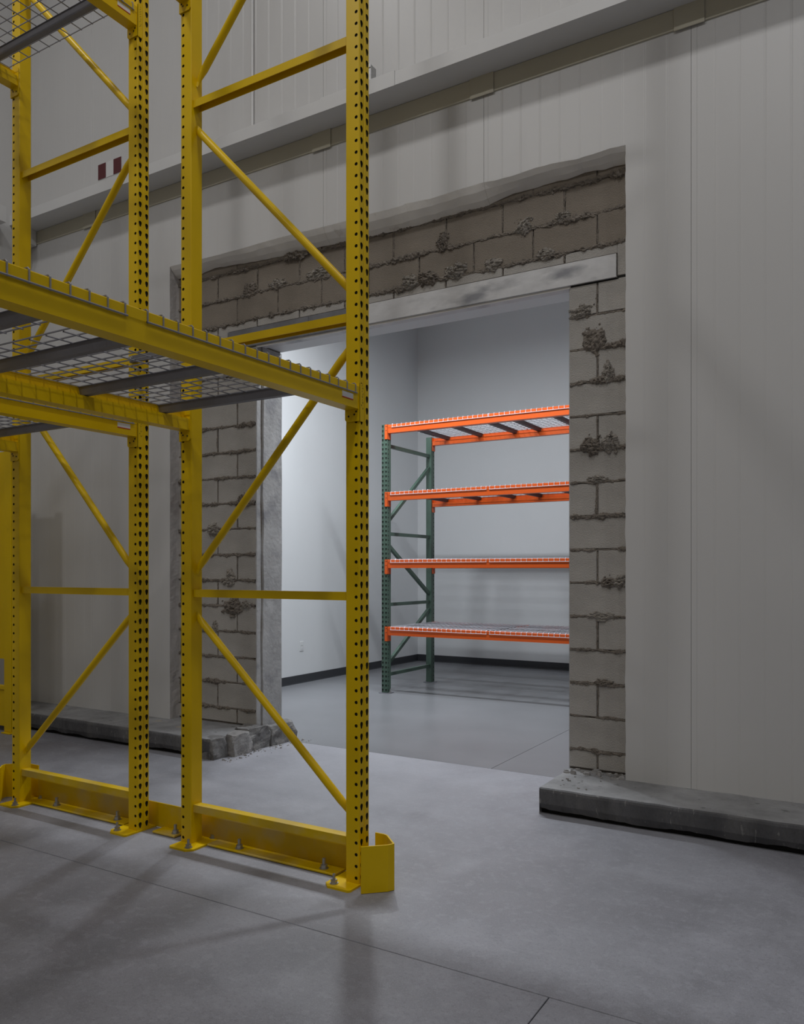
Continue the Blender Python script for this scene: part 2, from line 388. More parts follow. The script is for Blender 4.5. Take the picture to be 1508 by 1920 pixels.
MB().box(-1.27, 1.27, -.002, .004, -.014, -.0005).build('edge_trim', M['foam'], lt)
MB().bbox(1.56, 1.625, .002, .05, -.022, .03, .004).build('bearing_gap', M['gap'], lt)
MB().bbox(1.272, 1.57, -.003, .03, -.013, -.001, .002).build('bearing_gap', M['gap'], lt)

# ------------------------------------------------------------------ insulated panel wall with the rough cut opening
wp = link('wall_back', None); wp['kind'] = 'structure'
TOP = [(-5.059, 3.874), (-4.701, 3.865), (-4.499, 3.861), (-4.303, 3.861), (-4.006, 3.865), (-3.723, 3.863), (-3.509, 3.856), (-3.296, 3.853), (-3.097, 3.858), (-2.837, 3.852), (-2.799, 3.861), (-2.601, 3.848), (-2.411, 3.858), (-2.228, 3.861), (-2.121, 3.853), (-2.004, 3.852), (-1.868, 3.863), (-1.736, 3.860), (-1.608, 3.847), (-1.503, 3.850), (-1.411, 3.857), (-1.308, 3.852)]
BACK = [(-5.0, 3.80), (-4.796, 3.792), (-4.64, 3.813), (-4.472, 3.799), (-4.197, 3.779), (-3.918, 3.767), (-3.652, 3.766), (-3.397, 3.753), (-3.153, 3.746), (-2.907, 3.737), (-2.589, 3.745), (-2.397, 3.753), (-2.236, 3.749), (-2.14, 3.77), (-2.045, 3.786), (-1.929, 3.785), (-1.805, 3.792), (-1.683, 3.788), (-1.576, 3.802), (-1.429, 3.79), (-1.302, 3.787)]
def topz(x): return interp(TOP, x)+.0025*n1(x*25, 4)
def backz(x): return interp(BACK, x)+.006*n1(x*14, 6)
JX = [XL, -6.04, -4.765, -3.49, -2.212, -.935, .34, 1.62, 2.90, 4.18, 5.46, XR]
RIB = .1276
def ribprof(x0, x1):
    """x samples with depth offset: shallow ribs every 12.8 cm, wider step at the panel joint"""
    P = [(x0+.0004, .0022), (x0+.002, 0), (x0+.030, 0), (x0+.031, .0014), (x0+.033, .0014), (x0+.034, 0)]
    x = x0+RIB
    while x < x1-.03:
        P += [(x-.009, 0), (x-.005, .0006), (x-.002, .0006), (x, -.0003), (x+.004, .0005), (x+.008, 0)]
        x += RIB
    P += [(x1-.002, 0), (x1-.0004, .0022)]
    return P
def jagR(z): return OR+.004*n1(z*6, 1)+.0035*n1(z*22, 2)+.012*max(0, n1(z*1.7, 11)-.25)
def jagL(z): return OL+.003*n1(z*5, 21)
def vslice(mb, pts, z0f, z1, mi=0):
    """face strip through profile pts, bottom z given by z0f(x)"""
    vs = []; fs = []
    for (x, d) in pts: vs += [(x, PY+d, z0f(x)), (x, PY+d, z1)]
    for k in range(len(pts)-1): fs.append((2*k, 2*k+2, 2*k+3, 2*k+1))
    mb.cur = mi; mb.add(vs, fs); mb.cur = 0
def dens(pts, step=.02):
    out = []
    for (a, b), (c, d) in zip(pts, pts[1:]):
        m_ = max(1, int((c-a)/step))
        for k in range(m_): out.append((a+(c-a)*k/m_, b+(d-b)*k/m_))
    return out+[pts[-1]]
for x0, x1 in zip(JX, JX[1:]):
    mb = MB(); P = ribprof(x0, x1)
    def sub(a, b): 
        q = [p for p in P if a < p[0] < b]
        return q
    bot = lambda x: CZ-.004
    if x1 < OL or x0 > OR:
        vslice(mb, P, bot, HT)
        mb.cur = 1; mb.box(x0+.0015, x1-.0015, PY+.006, BY, CZ-.004, CZ+.02); mb.cur = 0
    else:
        a, b = max(x0, OL), min(x1, OR)
        # over the opening
        pts = dens(([(a, 0)] if a > x0 else [])+sub(a-1e-6, b+1e-6)+([(b, 0)] if b < x1 else []))
        vslice(mb, pts, topz, HT)
        vs = []; fs = []
        for (x, d) in pts:
            tz, bz = topz(x), backz(x)
            vs += [(x, PY+d, tz), (x, PY+.022, tz-(tz-bz)*.38+.005*n1(x*9, 31)), (x, PY+.058, tz-(tz-bz)*.76+.006*n1(x*7, 32)), (x, BY-.004, bz), (x, BY+.006, bz+.03)]
        for k in range(len(pts)-1):
            for r in range(4): fs.append((5*k+r, 5*k+5+r, 5*k+6+r, 5*k+1+r))
        mb.cur = 1; mb.add(vs, fs); mb.cur = 0
        # full-height side pieces with ragged vertical edge
        for side, jag in ((0, jagL), (1, jagR)):
            if side == 0 and not x0 < OL: continue
            if side == 1 and not x1 > OR: continue
            q = sub(x0-1, OL-.02) if side == 0 else sub(OR+.02, x1+1)
            zt = topz(OL if side == 0 else OR); nz = 150
            vslice(mb, q, bot, HT)
            xe = q[-1] if side == 0 else q[0]
            vs = []; fs = []
            for k in range(nz+1):
                z = CZ-.004+(zt-CZ+.004)*k/nz; xj = jag(z) if k < nz else (OL if side == 0 else OR)
                vs += [(xe[0], PY+xe[1], z), (xj, PY, z)]
            for k in range(nz): fs.append((2*k, 2*k+1, 2*k+3, 2*k+2))
            mb.add(vs, fs)
            mb.add([(xe[0], PY+xe[1], zt), ((OL if side == 0 else OR), PY, zt), ((OL if side == 0 else OR), PY, HT), (xe[0], PY+xe[1], HT)], [(0, 1, 2, 3)])
            vs = []; fs = []
            for k in range(nz+1):
                z = CZ-.004+(zt-CZ+.004)*k/nz; xj = jag(z)
                o_ = .006*n1(z*7, 41)+.004*n1(z*19, 42)
                vs += [(xj, PY, z), (xj+o_, PY+.03, z), (xj-o_, PY+.07, z), (xj+.003, BY+.008, z)]
            for k in range(nz):
                for r in range(3): fs.append((4*k+r, 4*k+4+r, 4*k+5+r, 4*k+1+r))
            mb.cur = 2 if side == 0 else 1; mb.add(vs, fs); mb.cur = 0
    mb.build('wall_panel', [M['panel'], M['foam'], M['edge_render']], wp)

# ledge along the wall, cream flat strip below it, square cover plates at the panel joints
lg = struct(MB().prism([(PY+.006, 4.54), (PY-.217, 4.54), (PY-.217, 4.628), (PY-.205, 4.632), (PY+.006, 4.632)], 'x', XL, XR).build('trim_1', M['ledge']))
MB().prism([(PY-.222, 4.536), (PY-.222, 4.634), (PY-.15, 4.637), (PY-.15, 4.634), (PY-.217, 4.632), (PY-.217, 4.536)], 'x', -3.35, -2.75).build('joint_sleeve', M['ledge'], lg)
struct(MB().bbox(XL, XR, PY-.010, PY+.004, 4.42, 4.538, .0015).build('trim_2', M['cream']))
pm = MB().bbox(-.083, .083, -.005, .0, -.082, .082, .0015).mesh('cover_plate', M['cream'])
for k in range(-5, 6):
    x = -.943+1.2765*k
    if x < XL+.2: continue
    link('cover_plate', pm, lg, (x, PY-.0125, 4.492))
lgl = struct(MB().prism([(XL-.006, 4.456), (XL+.217, 4.456), (XL+.217, 4.593), (XL-.006, 4.593)], 'y', -2, 4.31).build('trim_3', M['ledge']))
struct(MB().bbox(XL+.02, XL+.10, PY-.16, PY-.012, 4.40, 4.54, .002).build('trim_4', M['ledge']))
cd = MB().tube([(-4.151, PY-.012, 4.632), (-4.151, PY-.012, HT)], .009, 8).build('wall_conduit', M['conduit'])
tag(cd, 'thin white vertical conduit running up the wall above the ledge', 'conduit')
jbx = thing('junction_box', (-3.03, 4.60, 4.632), 'small grey metal box on the ledge beside the front yellow post', 'box')
MB().bbox(-.04, .04, -.035, .035, 0, .17, .004).build('body', M['bolt'], jbx)
MB().bbox(-.042, .042, -.04, -.034, .145, .172, .002).build('lid', M['bolt'], jbx)
sg = thing('reflector_plate', (-5.79, PY, 4.802), 'small plate with two dark red squares above the ledge', 'sign')
MB().bbox(-.152, .152, -.004, .0, 0, .135, .001).build('backing_plate', M['ledge'], sg)
for sx in (-.1, .1): MB().bbox(sx-.05, sx+.05, -.0065, -.004, .002, .133, .0005).build('red_square', M['darkred'], sg)
# wall socket in the far room
so = thing('wall_socket', (RX0, 7.80, .39), 'white wall socket plate on the far room side wall', 'socket')
MB().bbox(0, .006, -.037, .037, 0, .118, .002).build('cover', M['plastic'], so)
for z in (.022, .066): MB().bbox(.006, .009, -.018, .018, z, z+.03, .001).build('outlet', M['plastic'], so)

# ------------------------------------------------------------------ concrete curbs under the panel wall
def curb(name, xa, xb, yf, endside, label):
    o = thing(name, ((xa+xb)/2, (yf+BY)/2, 0), label, 'curb'); cx, cy = (xa+xb)/2, (yf+BY)/2
    n_ = int((xb-xa)/.03); fv = []; ff = []; tv = []; tf = []; uv = []; uf = []
    for k in range(n_+1):
        x = xa+(xb-xa)*k/n_
        yb = yf+.012+.006*n1(x*5, 1); yt = yf+.004*n1(x*6, 2); zt = CZ-.004+.003*n1(x*8, 3); z_lo = .026+.016*n1(x*5, 4)+.006*n1(x*21, 4)
        rows = [(yb, z_lo), (yf+.004*n1(x*9, 6), .06+.004*n1(x*3, 4)), (yt, zt-.018), (yt+.004, zt-.006), (yt+.014, zt)]
        for (y, z) in rows: fv.append((x-cx, y-cy, z))
        for q in range(5):
            y = yt+.014+(BY+.012-yt-.014)*q/4
            tv.append((x-cx, y-cy, zt+(0 if q == 0 else .003*n3(x*6, y*6, 0))))
        uv += [(x-cx, yb+.03-cy, 0), (x-cx, yb+.03-cy, z_lo+.004), (x-cx, yb-cy, z_lo)]
    for k in range(n_):
        for r in range(4):
            ff.append((5*k+r, 5*k+5+r, 5*k+6+r, 5*k+1+r)); tf.append((5*k+r, 5*k+5+r, 5*k+6+r, 5*k+1+r))
        for r in range(2): uf.append((3*k+r, 3*k+3+r, 3*k+4+r, 3*k+1+r))
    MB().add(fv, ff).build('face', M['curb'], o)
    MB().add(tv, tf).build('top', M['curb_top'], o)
    MB().add(uv, uf).build('undercut', M['gap'], o)
    # broken end
    xe = xb if endside > 0 else xa; ev = []; ef = []; NY, NZ = 14, 6
    for a in range(NY+1):
        for b in range(NZ+1):
            y = yf+(BY+.012-yf)*a/NY; z = (CZ-.004)*b/NZ
            edge = (a == 0) or b == NZ
            d = 0 if edge else (.022*n3(y*9, z*14, 4)+.012*n3(y*25, z*30, 1))*endside
            ev.append((xe+d-cx, y-cy, z))
    for a in range(NY):
        for b in range(NZ): ef.append((a*(NZ+1)+b, (a+1)*(NZ+1)+b, (a+1)*(NZ+1)+b+1, a*(NZ+1)+b+1))
    MB().add(ev, ef).build('broken_end', M['rubble'], o)
    return o
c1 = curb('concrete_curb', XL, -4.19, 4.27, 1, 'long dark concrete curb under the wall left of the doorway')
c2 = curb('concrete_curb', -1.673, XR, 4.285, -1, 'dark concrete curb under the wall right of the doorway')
st = MB(); vs = []; fs = []
# stub of cut footing at the foot of the left jamb
def rock(name, x0, x1, y0, y1, z1, mt, label, cat='rubble', seed=1, amp=.02, nn=9, group=None, z0=0, par=None):
    vs = []; fs = []; o_ = None
    cx, cy = (x0+x1)/2, (y0+y1)/2
    idx = {}
    def put(i, j, k):
        if (i, j, k) not in idx:
            p = Vector((x0+(x1-x0)*i/nn-cx, y0+(y1-y0)*j/nn-cy, (z1-z0)*k/nn))
            d = Vector((n3(p.x*14+seed, p.y*14, p.z*14), n3(p.x*14, p.y*14+seed, p.z*14), n3(p.x*14, p.y*14, p.z*14+seed)))*amp*.8
            d += Vector((n3(p.x*45+seed, p.y*45, p.z*45), n3(p.x*45, p.y*45+seed, p.z*45), n3(p.x*45, p.y*45, p.z*45+seed)))*amp*.22
            if k == 0: d.z = 0
            # pull in corners so it reads as broken concrete
            ex = abs(i/nn-.5)*2; ey = abs(j/nn-.5)*2; ez = k/nn
            cz = max(0, ex+ey+ez*1.2-2.5)
            p2 = p+d; p2.x -= p.x*cz*.35; p2.y -= p.y*cz*.35; p2.z -= cz*.12*(z1-z0)
            idx[(i, j, k)] = len(vs); vs.append(p2)
        return idx[(i, j, k)]
    for a in range(nn):
        for b in range(nn):
            for (f0) in (lambda a, b: (0, a, b), lambda a, b: (nn, a, b), lambda a, b: (a, 0, b), lambda a, b: (a, nn, b), lambda a, b: (a, b, nn), lambda a, b: (a, b, 0)):
                fs.append((put(*f0(a, b)), put(*f0(a+1, b)), put(*f0(a+1, b+1)), put(*f0(a, b+1))))
    o_ = MB().add(vs, fs).build(name, mt, par)
    o_.location = (cx, cy, z0)
    if par is None: tag(o_, label, cat, group)
    return o_
rock('footing_stub', -4.30, -4.10, 4.86, 5.17, .155, M['rubble_dark'], 'grey broken concrete footing stub at the foot of the left jamb', 'footing', 2, .010)
rock('broken_concrete', -4.22, -4.10, 4.43, 4.64, .158, M['rubble'], 'pale broken concrete chunk at the cut end of the left curb', 'rubble', 5, .018)
rock('broken_concrete', -4.32, -4.12, 4.63, 4.90, .165, M['rubble_dark'], 'grey crumbled concrete heap between left jamb and pale chunk', 'rubble', 9, .03)
rock('broken_concrete', -4.29, -4.155, 4.272, 4.43, .147, M['rubble_dark'], 'squared grey concrete block end nearest the yellow rack', 'rubble', 14, .012)
flk = link('concrete_flakes', None); flk.location = (-1.5, 4.78, CZ)
flv = MB()
for q in range(46):
    x = random.uniform(-.17, .19); y = random.uniform(-.10, .015)-.0*q; r = random.uniform(.006, .024)
    if q > 34: x = random.uniform(-.17, .1); y = random.uniform(-.40, -.1); r = random.uniform(.004, .010)
    m_ = 6; vs = []
    for k in range(m_): an = 2*math.pi*k/m_; rr = r*random.uniform(.6, 1.3); vs.append((x+rr*math.cos(an), y+rr*.7*math.sin(an), -.002))
    t_ = r*random.uniform(.4, .9)
    for k in range(m_): vs.append((vs[k][0]*.8+x*.2+random.uniform(-.003, .003), vs[k][1]*.8+y*.2, t_*random.uniform(.6, 1.2)))
    flv.add(vs, [tuple(range(m_, 2*m_))]+[(k, (k+1) % m_, m_+(k+1) % m_, m_+k) for k in range(m_)])
bpy.data.objects.remove(flk)
o = flv.build('concrete_flakes', M['rubble']); o.location = (-1.5, 4.775, CZ-.002)
tag(o, 'pale mortar crumbs on the curb at the foot of the right pier', 'debris', kind='stuff')
flv = MB()
for q in range(70):
    t = random.random(); y = 4.30+.9*t; x = -4.10+random.expovariate(22); r = random.uniform(.003, .013); m_ = 5; vs = []
    for k in range(m_): an = 2*math.pi*k/m_; rr = r*random.uniform(.6, 1.3); vs.append((x+rr*math.cos(an), y+rr*math.sin(an), 0))
    for k in range(m_): vs.append((vs[k][0]*.7+x*.3, vs[k][1]*.7+y*.3, r*random.uniform(.5, 1)))
    flv.add(vs, [tuple(range(m_, 2*m_))]+[(k, (k+1) % m_, m_+(k+1) % m_, m_+k) for k in range(m_)])
o = flv.build('concrete_flakes', M['rubble'])
tag(o, 'loose concrete crumbs on the floor along the left jamb', 'debris', kind='stuff')

# ------------------------------------------------------------------ perforated rack uprights
def hull_ray(poly, th):
    d = (math.cos(th), math.sin(th)); best = .001
    for (a, b), (c, e) in zip(poly, poly[1:]+poly[:1]):
        ex, ey = c-a, e-b; den = d[0]*ey-d[1]*ex
        if abs(den) < 1e-12: continue
        t = (a*ey-b*ex)/den; u = (a*d[1]-b*d[0])/den
        if t > 0 and -1e-6 <= u <= 1+1e-6: best = t
    return best
TEAR = [(.0100*math.cos(a), .0045+.0100*math.sin(a)) for a in [math.radians(q) for q in range(-15, 196, 21)]]+[(-.0048, -.0125), (-.0028, -.0165), (.0028, -.0165), (.0048, -.0125)]
RND = [(.0078*math.cos(2*math.pi*k/12), .0078*math.sin(2*math.pi*k/12)) for k in range(12)]
def cell(u0, u1, v0, v1, cu, cv, poly, nseg=14):
    """rectangle u0..u1 x v0..v1 with a hole: returns (u,v) verts and quads"""
    ang = [math.atan2(v-cv, u-cu) for u in (u0, u1) for v in (v0, v1)]
    ang += [2*math.pi*k/nseg-math.pi for k in range(nseg)]
    ang = sorted(set(round(a, 4) for a in ang)); vs = []; n_ = len(ang)
    for a in ang:
        c, s = math.cos(a), math.sin(a)
        t = min([(u1-cu)/c if c > 1e-9 else 9, (u0-cu)/c if c < -1e-9 else 9, (v1-cv)/s if s > 1e-9 else 9, (v0-cv)/s if s < -1e-9 else 9])
        r = min(hull_ray(poly, a), t*.98)
        vs += [(cu+c*t, cv+s*t), (cu+c*r, cv+s*r)]
    fs = [(2*k, 2*((k+1) % n_), 2*((k+1) % n_)+1, 2*k+1) for k in range(n_)]
    return vs, fs
def upright_mesh(name, height, mt, wx=.072, wy=.076, pitch=.0508, z_start=.008):
    """post centred on the origin; keyhole face towards +x, bolt holes on +-y faces"""
    b = MB(); hx, hy = wx/2, wy/2; nmod = int((height-z_start)/pitch); c = .003
    for k in range(nmod):
        z = z_start+k*pitch
        for s in (-1, 1):
            vs, fs = cell(.005, hy-c, 0, pitch, .0215, pitch*.55, TEAR)
            b.add([(hx, s*u, z+v) for u, v in vs], fs)
            vs, fs = cell(-hx+c, hx-c, 0, pitch, .019, pitch*.5, RND, 10)
            b.add([(u, s*hy, z+v) for u, v in vs], fs)
    z0, z1 = z_start, z_start+nmod*pitch
    b.add([(hx, -.005, z0), (hx-.0025, -.003, z0), (hx-.0025, .003, z0), (hx, .005, z0), (hx, -.005, z1), (hx-.0025, -.003, z1), (hx-.0025, .003, z1), (hx, .005, z1)], [(0, 1, 5, 4), (1, 2, 6, 5), (2, 3, 7, 6)])
    for s in (-1, 1):
        b.add([(hx, s*(hy-c), z0), (hx-c, s*hy, z0), (hx-c, s*hy, z1), (hx, s*(hy-c), z1)], [(0, 1, 2, 3)])
        b.add([(-hx, s*(hy-c), z0), (-hx+c, s*hy, z0), (-hx+c, s*hy, z1), (-hx, s*(hy-c), z1)], [(0, 1, 2, 3)])
    b.add([(-hx, -hy+c, z0), (-hx, hy-c, z0), (-hx, hy-c, z1), (-hx, -hy+c, z1)], [(0, 1, 2, 3)])
    b.add([(-hx, -hy, z1), (hx, -hy, z1), (hx, hy, z1), (-hx, hy, z1)], [(0, 1, 2, 3)])
    b.add([(-hx, -hy, z0), (hx, -hy, z0), (hx, hy, z0), (-hx, hy, z0)], [(3, 2, 1, 0)])
    b.cur = 1; b.box(-hx+.004, hx-.0045, -hy+.0045, hy-.0045, z0+.002, z1-.002); b.cur = 0  # black core added inside the hollow post so its holes look shaded
    return b.mesh(name, [mt, M['gap']])
def bolt_mesh(h=.042, r=.0065, nut=.0145, nm='anchor_bolt', mt=None):
    b = MB(); b.cyl(0, 0, 0, h, r, 8); b.tube([(0, 0, .003), (0, 0, .018)], nut, 6); b.cyl(0, 0, 0, .0035, nut*1.35, 12)
    return b.mesh(nm, mt or M['bolt'])
BOLT = bolt_mesh()
BOLT_D = bolt_mesh(.046, .0085, .016)

# step-beam profile: outer face at u=0, inward negative
def beam_prof(h=.10, wd=.066, step=.041):
    return [(0, 0), (0, h*.60), (.0022, h*.66), (.0022, h-.003), (-.001, h), (-.028, h), (-.031, h-.003), (-.031, h-step), (-wd, h-step-.002), (-wd, 0)]
def scrawl(par, y0, zc, x, s):
    """hand-written black marker strokes on the connector face (plane x)"""
    b = MB(); r = random.Random(int(zc*100)+3)
    for k in range(9):
        z = zc+.055-k*.0125; yy = y0+r.uniform(.006, .016)
        l = r.uniform(.005, .012); a = r.choice([0, 0, 1, 1, 1, 2])
        if a == 0: q = [(yy, z), (yy+l, z+.001)]
        elif a == 1: q = [(yy, z-.004), (yy+l, z+.005)]
        else: q = [(yy, z+.004), (yy+l*.4, z-.003), (yy+l, z+.004)]
        b.tube([(x+s*.0003, p, q_) for p, q_ in q], .0007, 4)
    return b.build('marker_scrawl', M['ink'], par)

def build_rack(cx, flip, label, wc, sides, upper_label=False):
    YC = 2.93; BAY = 2.54
    rk = thing('pallet_rack', (cx, YC, 0), label, 'rack')
    H = 5.5; hw = wc/2
    for fi, fy in enumerate((0, -BAY)):
        for s in (-1, 1):
            up = link('upright', UPM, rk, (s*hw, fy, 0), 0 if s > 0 else math.pi)
            # base plate with clipped corners, reaching to the inner side
            b = MB(); x0, x1, y0, y1 = -.105, .040, -.122, .118; c = .03
            b.prism([(x0+c, y0), (x1-.01, y0), (x1, y0+.01), (x1, y1-.01), (x1-.01, y1), (x0+c, y1), (x0, y1-c), (x0, y0+c)], 'z', 0, .0095)
            b.build('base_plate', M['yellow'], up)
            for yy in (-.085, .085): link('anchor_bolt', BOLT, up, (-.065, yy, .0095))
        # bracing
        xin = hw-.034
        zs = [.182, 1.255, 2.478, 3.695, 4.915]
        for z in zs:
            b = MB(); hh = .0185
            b.prism([(-.024, z-hh), (-.024, z+hh), (.024, z+hh), (.024, z-hh), (.021, z-hh), (.021, z+hh-.003), (-.021, z+hh-.003), (-.021, z-hh)], 'x', -xin, xin)
            o = b.build('horizontal_brace', M['yellow_dusty'] if z < .5 else M['yellow'], rk); o.location = (0, fy, 0)
        for k in range(4):
            sa = (-flip if k in (0, 1) else -flip)
            node = {0: (1.15, .295), 1: (1.36, 2.36), 2: (3.585, 2.60), 3: (3.80, 4.80)}[k]
            p0 = Vector((-flip*(xin+.004), 0, node[0])); p1 = Vector((flip*(xin+.004), 0, node[1]))
            d = (p1-p0); pts = [p0, p0+d*.02, p0+d*.06, p0+d*.5, p0+d*.94, p0+d*.98, p1]
            b = MB(); b.tube(pts, [.0185]*7, 14)
            # crimped ends
            vs = b.v
            for q in range(7):
                fl_ = {0: .25, 1: .3, 5: .3, 6: .25}.get(q, 1)
                for k2 in range(14):
                    x, y, z = vs[q*14+k2]; vs[q*14+k2] = (x, y*fl_ if fl_ < 1 else y, z)
            o = b.build('diagonal_brace', M['yellow'], rk, smooth=True); o.location = (0, fy, 0)
    ya, yb = -BAY+.042, -.042
    for lv, z0 in enumerate((2.066, 4.21)):
        for s in (-1, 1):
            xo = s*(hw+.036)
            b = MB(); b.prism([(xo+s*u, z0+v) for u, v in beam_prof()], 'y', ya, yb)
            bm = b.build('beam', M['yellow'], rk)
            for ye, dr in ((yb, 1), (ya, -1)):
                # angle connector: one leg on the keyhole face, one on the side face
                b = MB(); c = .010
                za, zb = z0-.052, z0+.112
                yf = ye-dr*.004
                prof = [(ye-dr*.002, za), (ye+dr*.030, za), (ye+dr*.030+0, zb), (ye-dr*.002, zb)]
                b.prism(prof, 'x', xo+s*.0008, xo+s*.0048)
                xx0, xx1 = xo+s*.0048, xo-s*.071
                b.prism([(xx0, za), (xx1+s*c, za), (xx1, za+c), (xx1, zb-c), (xx1+s*c, zb), (xx0, zb)], 'y', ye-dr*.003, ye+dr*.0015)
                cn = b.build('connector', M['yellow'], bm)
                if dr > 0:
                    b = MB()      # rivet holes and dark strokes under the beam: a few pixels each
                    for (du, dv) in ((-.022, -.022), (-.052, -.028), (-.012, -.010)):
                        b.tube([(xo+s*du, ye-.0045, z0+dv), (xo+s*du, ye-.002, z0+dv)], .0045, 8)
                    b.build('rivets', M['ink'], cn)['kind'] = 'stuff'
                    if s > 0: scrawl(cn, ye+.004, z0+.05, xo+.0048, 1)
            if s > 0:
                lb = MB().box(xo, xo+.0012, yb-.125, yb-.045, z0+.030, z0+.0575).build('load_label', M['sticker'], bm)
                MB().box(xo, xo+.0015, yb-.125, yb-.045, z0+.030, z0+.0345).build('red_edge', M['red'], lb)
    return rk
UPM = upright_mesh('upright', 5.5, M['yellow'])
WC = 1.008
rackA = build_rack(-2.493, 1, 'yellow pallet rack nearest the doorway with its front post in the aisle', WC, 1)
rackB = build_rack(-3.888, -1, 'yellow pallet rack standing behind the nearer one at the left', WC, 1)
# row spacer between the two racks
sp = thing('row_spacer', (-3.19, 2.93, 2.455), 'short grey steel spacer tying the two yellow racks together', 'bracket')
MB().prism([(-.056, 0), (-.056, .034), (-.041, .034), (-.041, .003), (-.0395, .003), (-.0395, 0)], 'x', -.20, .17).build('channel', M['channel'], sp)
for x in (-.185, .155):
    o = link('bolt', BOLT, sp, (x, -.057, .018)); o.rotation_euler = (math.pi/2, 0, 0); o.scale = (.7, .7, .5)

# ------------------------------------------------------------------ wire decks
def deck_mesh(width, length, zt, hook, r, pw, pl, mt, drop=.035):
    """wires: across x (pitch pl along y) hooking down over both beams; along y (pitch pw)"""
    b = MB(); hw = width/2; n_ = int(round(length/pl)); 
    for k in range(n_+1):
        y = -length/2+length*k/n_
        xs = hw+hook
        b.tube([(-xs, y, zt-drop), (-xs, y, zt-.003), (-xs+.006, y, zt+r), (xs-.006, y, zt+r), (xs, y, zt-.003), (xs, y, zt-drop)], r, 5, False)
    m_ = int(round(width/pw))
    for k in range(m_+1):
        x = -hw+.035+(width-.07)*k/m_
        b.tube([(x, -length/2, zt-r), (x, length/2, zt-r)], r, 5, False)
    for s in (-1, 1):
        b.tube([(s*(hw+hook+r), -length/2-.006, zt-drop+.002), (s*(hw+hook+r), length/2+.006, zt-drop+.002)], r*1.05, 5, False)
    return b.mesh('wire_mesh', mt)
def chan_mesh(width, mt, zt, h=.034, wd=.042):
    b = MB(); hw = width/2-.004
    b.prism([(-wd/2-.006, zt), (-wd/2, zt), (-wd/2+.008, zt-h), (wd/2-.008, zt-h), (wd/2, zt), (wd/2+.006, zt), (wd/2+.006, zt-.002), (wd/2+.001, zt-.002), (wd/2-.006, zt-h-.002), (-wd/2+.006, zt-h-.002), (-wd/2-.001, zt-.002), (-wd/2-.006, zt-.002)], 'x', -hw, hw)
    return b.mesh('support_channel', mt)
innerW = WC+.072-2*.031
dm = deck_mesh(innerW+.062, 1.135, 0, .004, .0031, .098, .0635, M['wire_dark'], .040)
cm = chan_mesh(innerW, M['channel'], -.0058)
def deck(x, y, z, label, dmesh, cmesh, offs, group, rz=0):
    d = thing('wire_deck', (x, y, z), label, 'wire deck', group, rz)
    o = link('wire_mesh', dmesh, d); o['kind'] = 'stuff'
    for t in offs: link('support_channel', cmesh, d, (0, t, 0))
    return d
for cx, lv, yy, lab in [(-2.493, 2.1685, 2.29, 'grey wire deck on the nearer yellow rack, end next to the doorway'),
                        (-2.493, 2.1685, 1.07, 'grey wire deck on the nearer yellow rack, cut by the left picture edge'),
                        (-3.888, 2.1685, 2.29, 'grey wire deck on the lower beams of the far yellow rack by the wall end'),
                        (-3.888, 4.3125, 2.29, 'grey wire deck on the upper beams of the far yellow rack, top left corner')]:
    deck(cx, yy, lv, lab, dm, cm, (-.445, 0, .445), 'decks on the yellow racks')

# ------------------------------------------------------------------ floor rail and end post guards
rl = thing('floor_rail', (-3.19, 2.995, 0), 'low yellow steel angle rail bolted to the floor between the rack posts', 'guard rail')
MB().bbox(-1.16, 1.155, .013, .0205, .004, .133, .0012).build('upright_leg', M['yellow_dusty'], rl)
segs = [(-4.285, -3.495), (-3.275, -3.115), (-2.885, -2.105)]
for a, b in segs:
    MB().prism([(.0125, .004), (.0125, .0135), (-.066, .0125), (-.070, .010), (-.070, .004)], 'x', a+3.19, b+3.19).build('foot_flange', M['yellow_dusty'], rl)
for x in (-2.705, -2.193, -3.143, -4.107, -3.587):
    link('anchor_bolt', BOLT_D, rl, (x+3.19, -.035, .0125))
def guard(name, plan, label):
    cx = sum(p[0] for p in plan)/len(plan); cy = sum(p[1] for p in plan)/len(plan); t = .0065
    left = []; right = []
    for i, p in enumerate(plan):
        a = Vector(plan[max(i-1, 0)]); b = Vector(plan[min(i+1, len(plan)-1)]); q = Vector(p)
        d1 = (q-a).normalized() if i else (b-q).normalized(); d2 = (b-q).normalized() if i < len(plan)-1 else d1
        nn = Vector((-(d1+d2).y, (d1+d2).x)).normalized(); sc = t/2/max(.4, nn.dot(Vector((-d1.y, d1.x))))
        left.append(q+nn*sc); right.append(q-nn*sc)
    prof = [(p.x-cx, p.y-cy) for p in left+right[::-1]]
    n_ = len(prof); m_ = n_//2
    b = MB(); b.prism(prof, 'z', .002, .20, False)
    for zz in (0, n_):
        for k in range(m_-1): b.f.append((zz+k, zz+k+1, zz+n_-2-k, zz+n_-1-k)); b.mi.append(0)
    g_ = thing(name, (cx, cy, 0), label, 'post guard')
    b.build('shield', M['yellow'], g_)
    # foot tab with bolt behind the shield
    sx = 1 if plan[1][0] > plan[0][0] else -1
    MB().bbox(-.045 if sx > 0 else .005, -.005 if sx > 0 else .045, .015, .055, 0, .008, .001).build('foot_tab', M['yellow'], g_)
    link('anchor_bolt', BOLT, g_, (-sx*.025, .035, .008))
guard('post_guard', [(-1.902, 2.828), (-1.818, 2.908), (-1.806, 2.935), (-1.886, 3.012), (-1.905, 3.019), (-1.952, 3.019)], 'yellow angled steel guard at the foot of the front rack post')
guard('post_guard', [(-4.462, 2.828), (-4.548, 2.908), (-4.56, 2.935), (-4.48, 3.012), (-4.46, 3.019), (-4.358, 3.019)], 'yellow angled steel guard at the foot of the leftmost rack post')

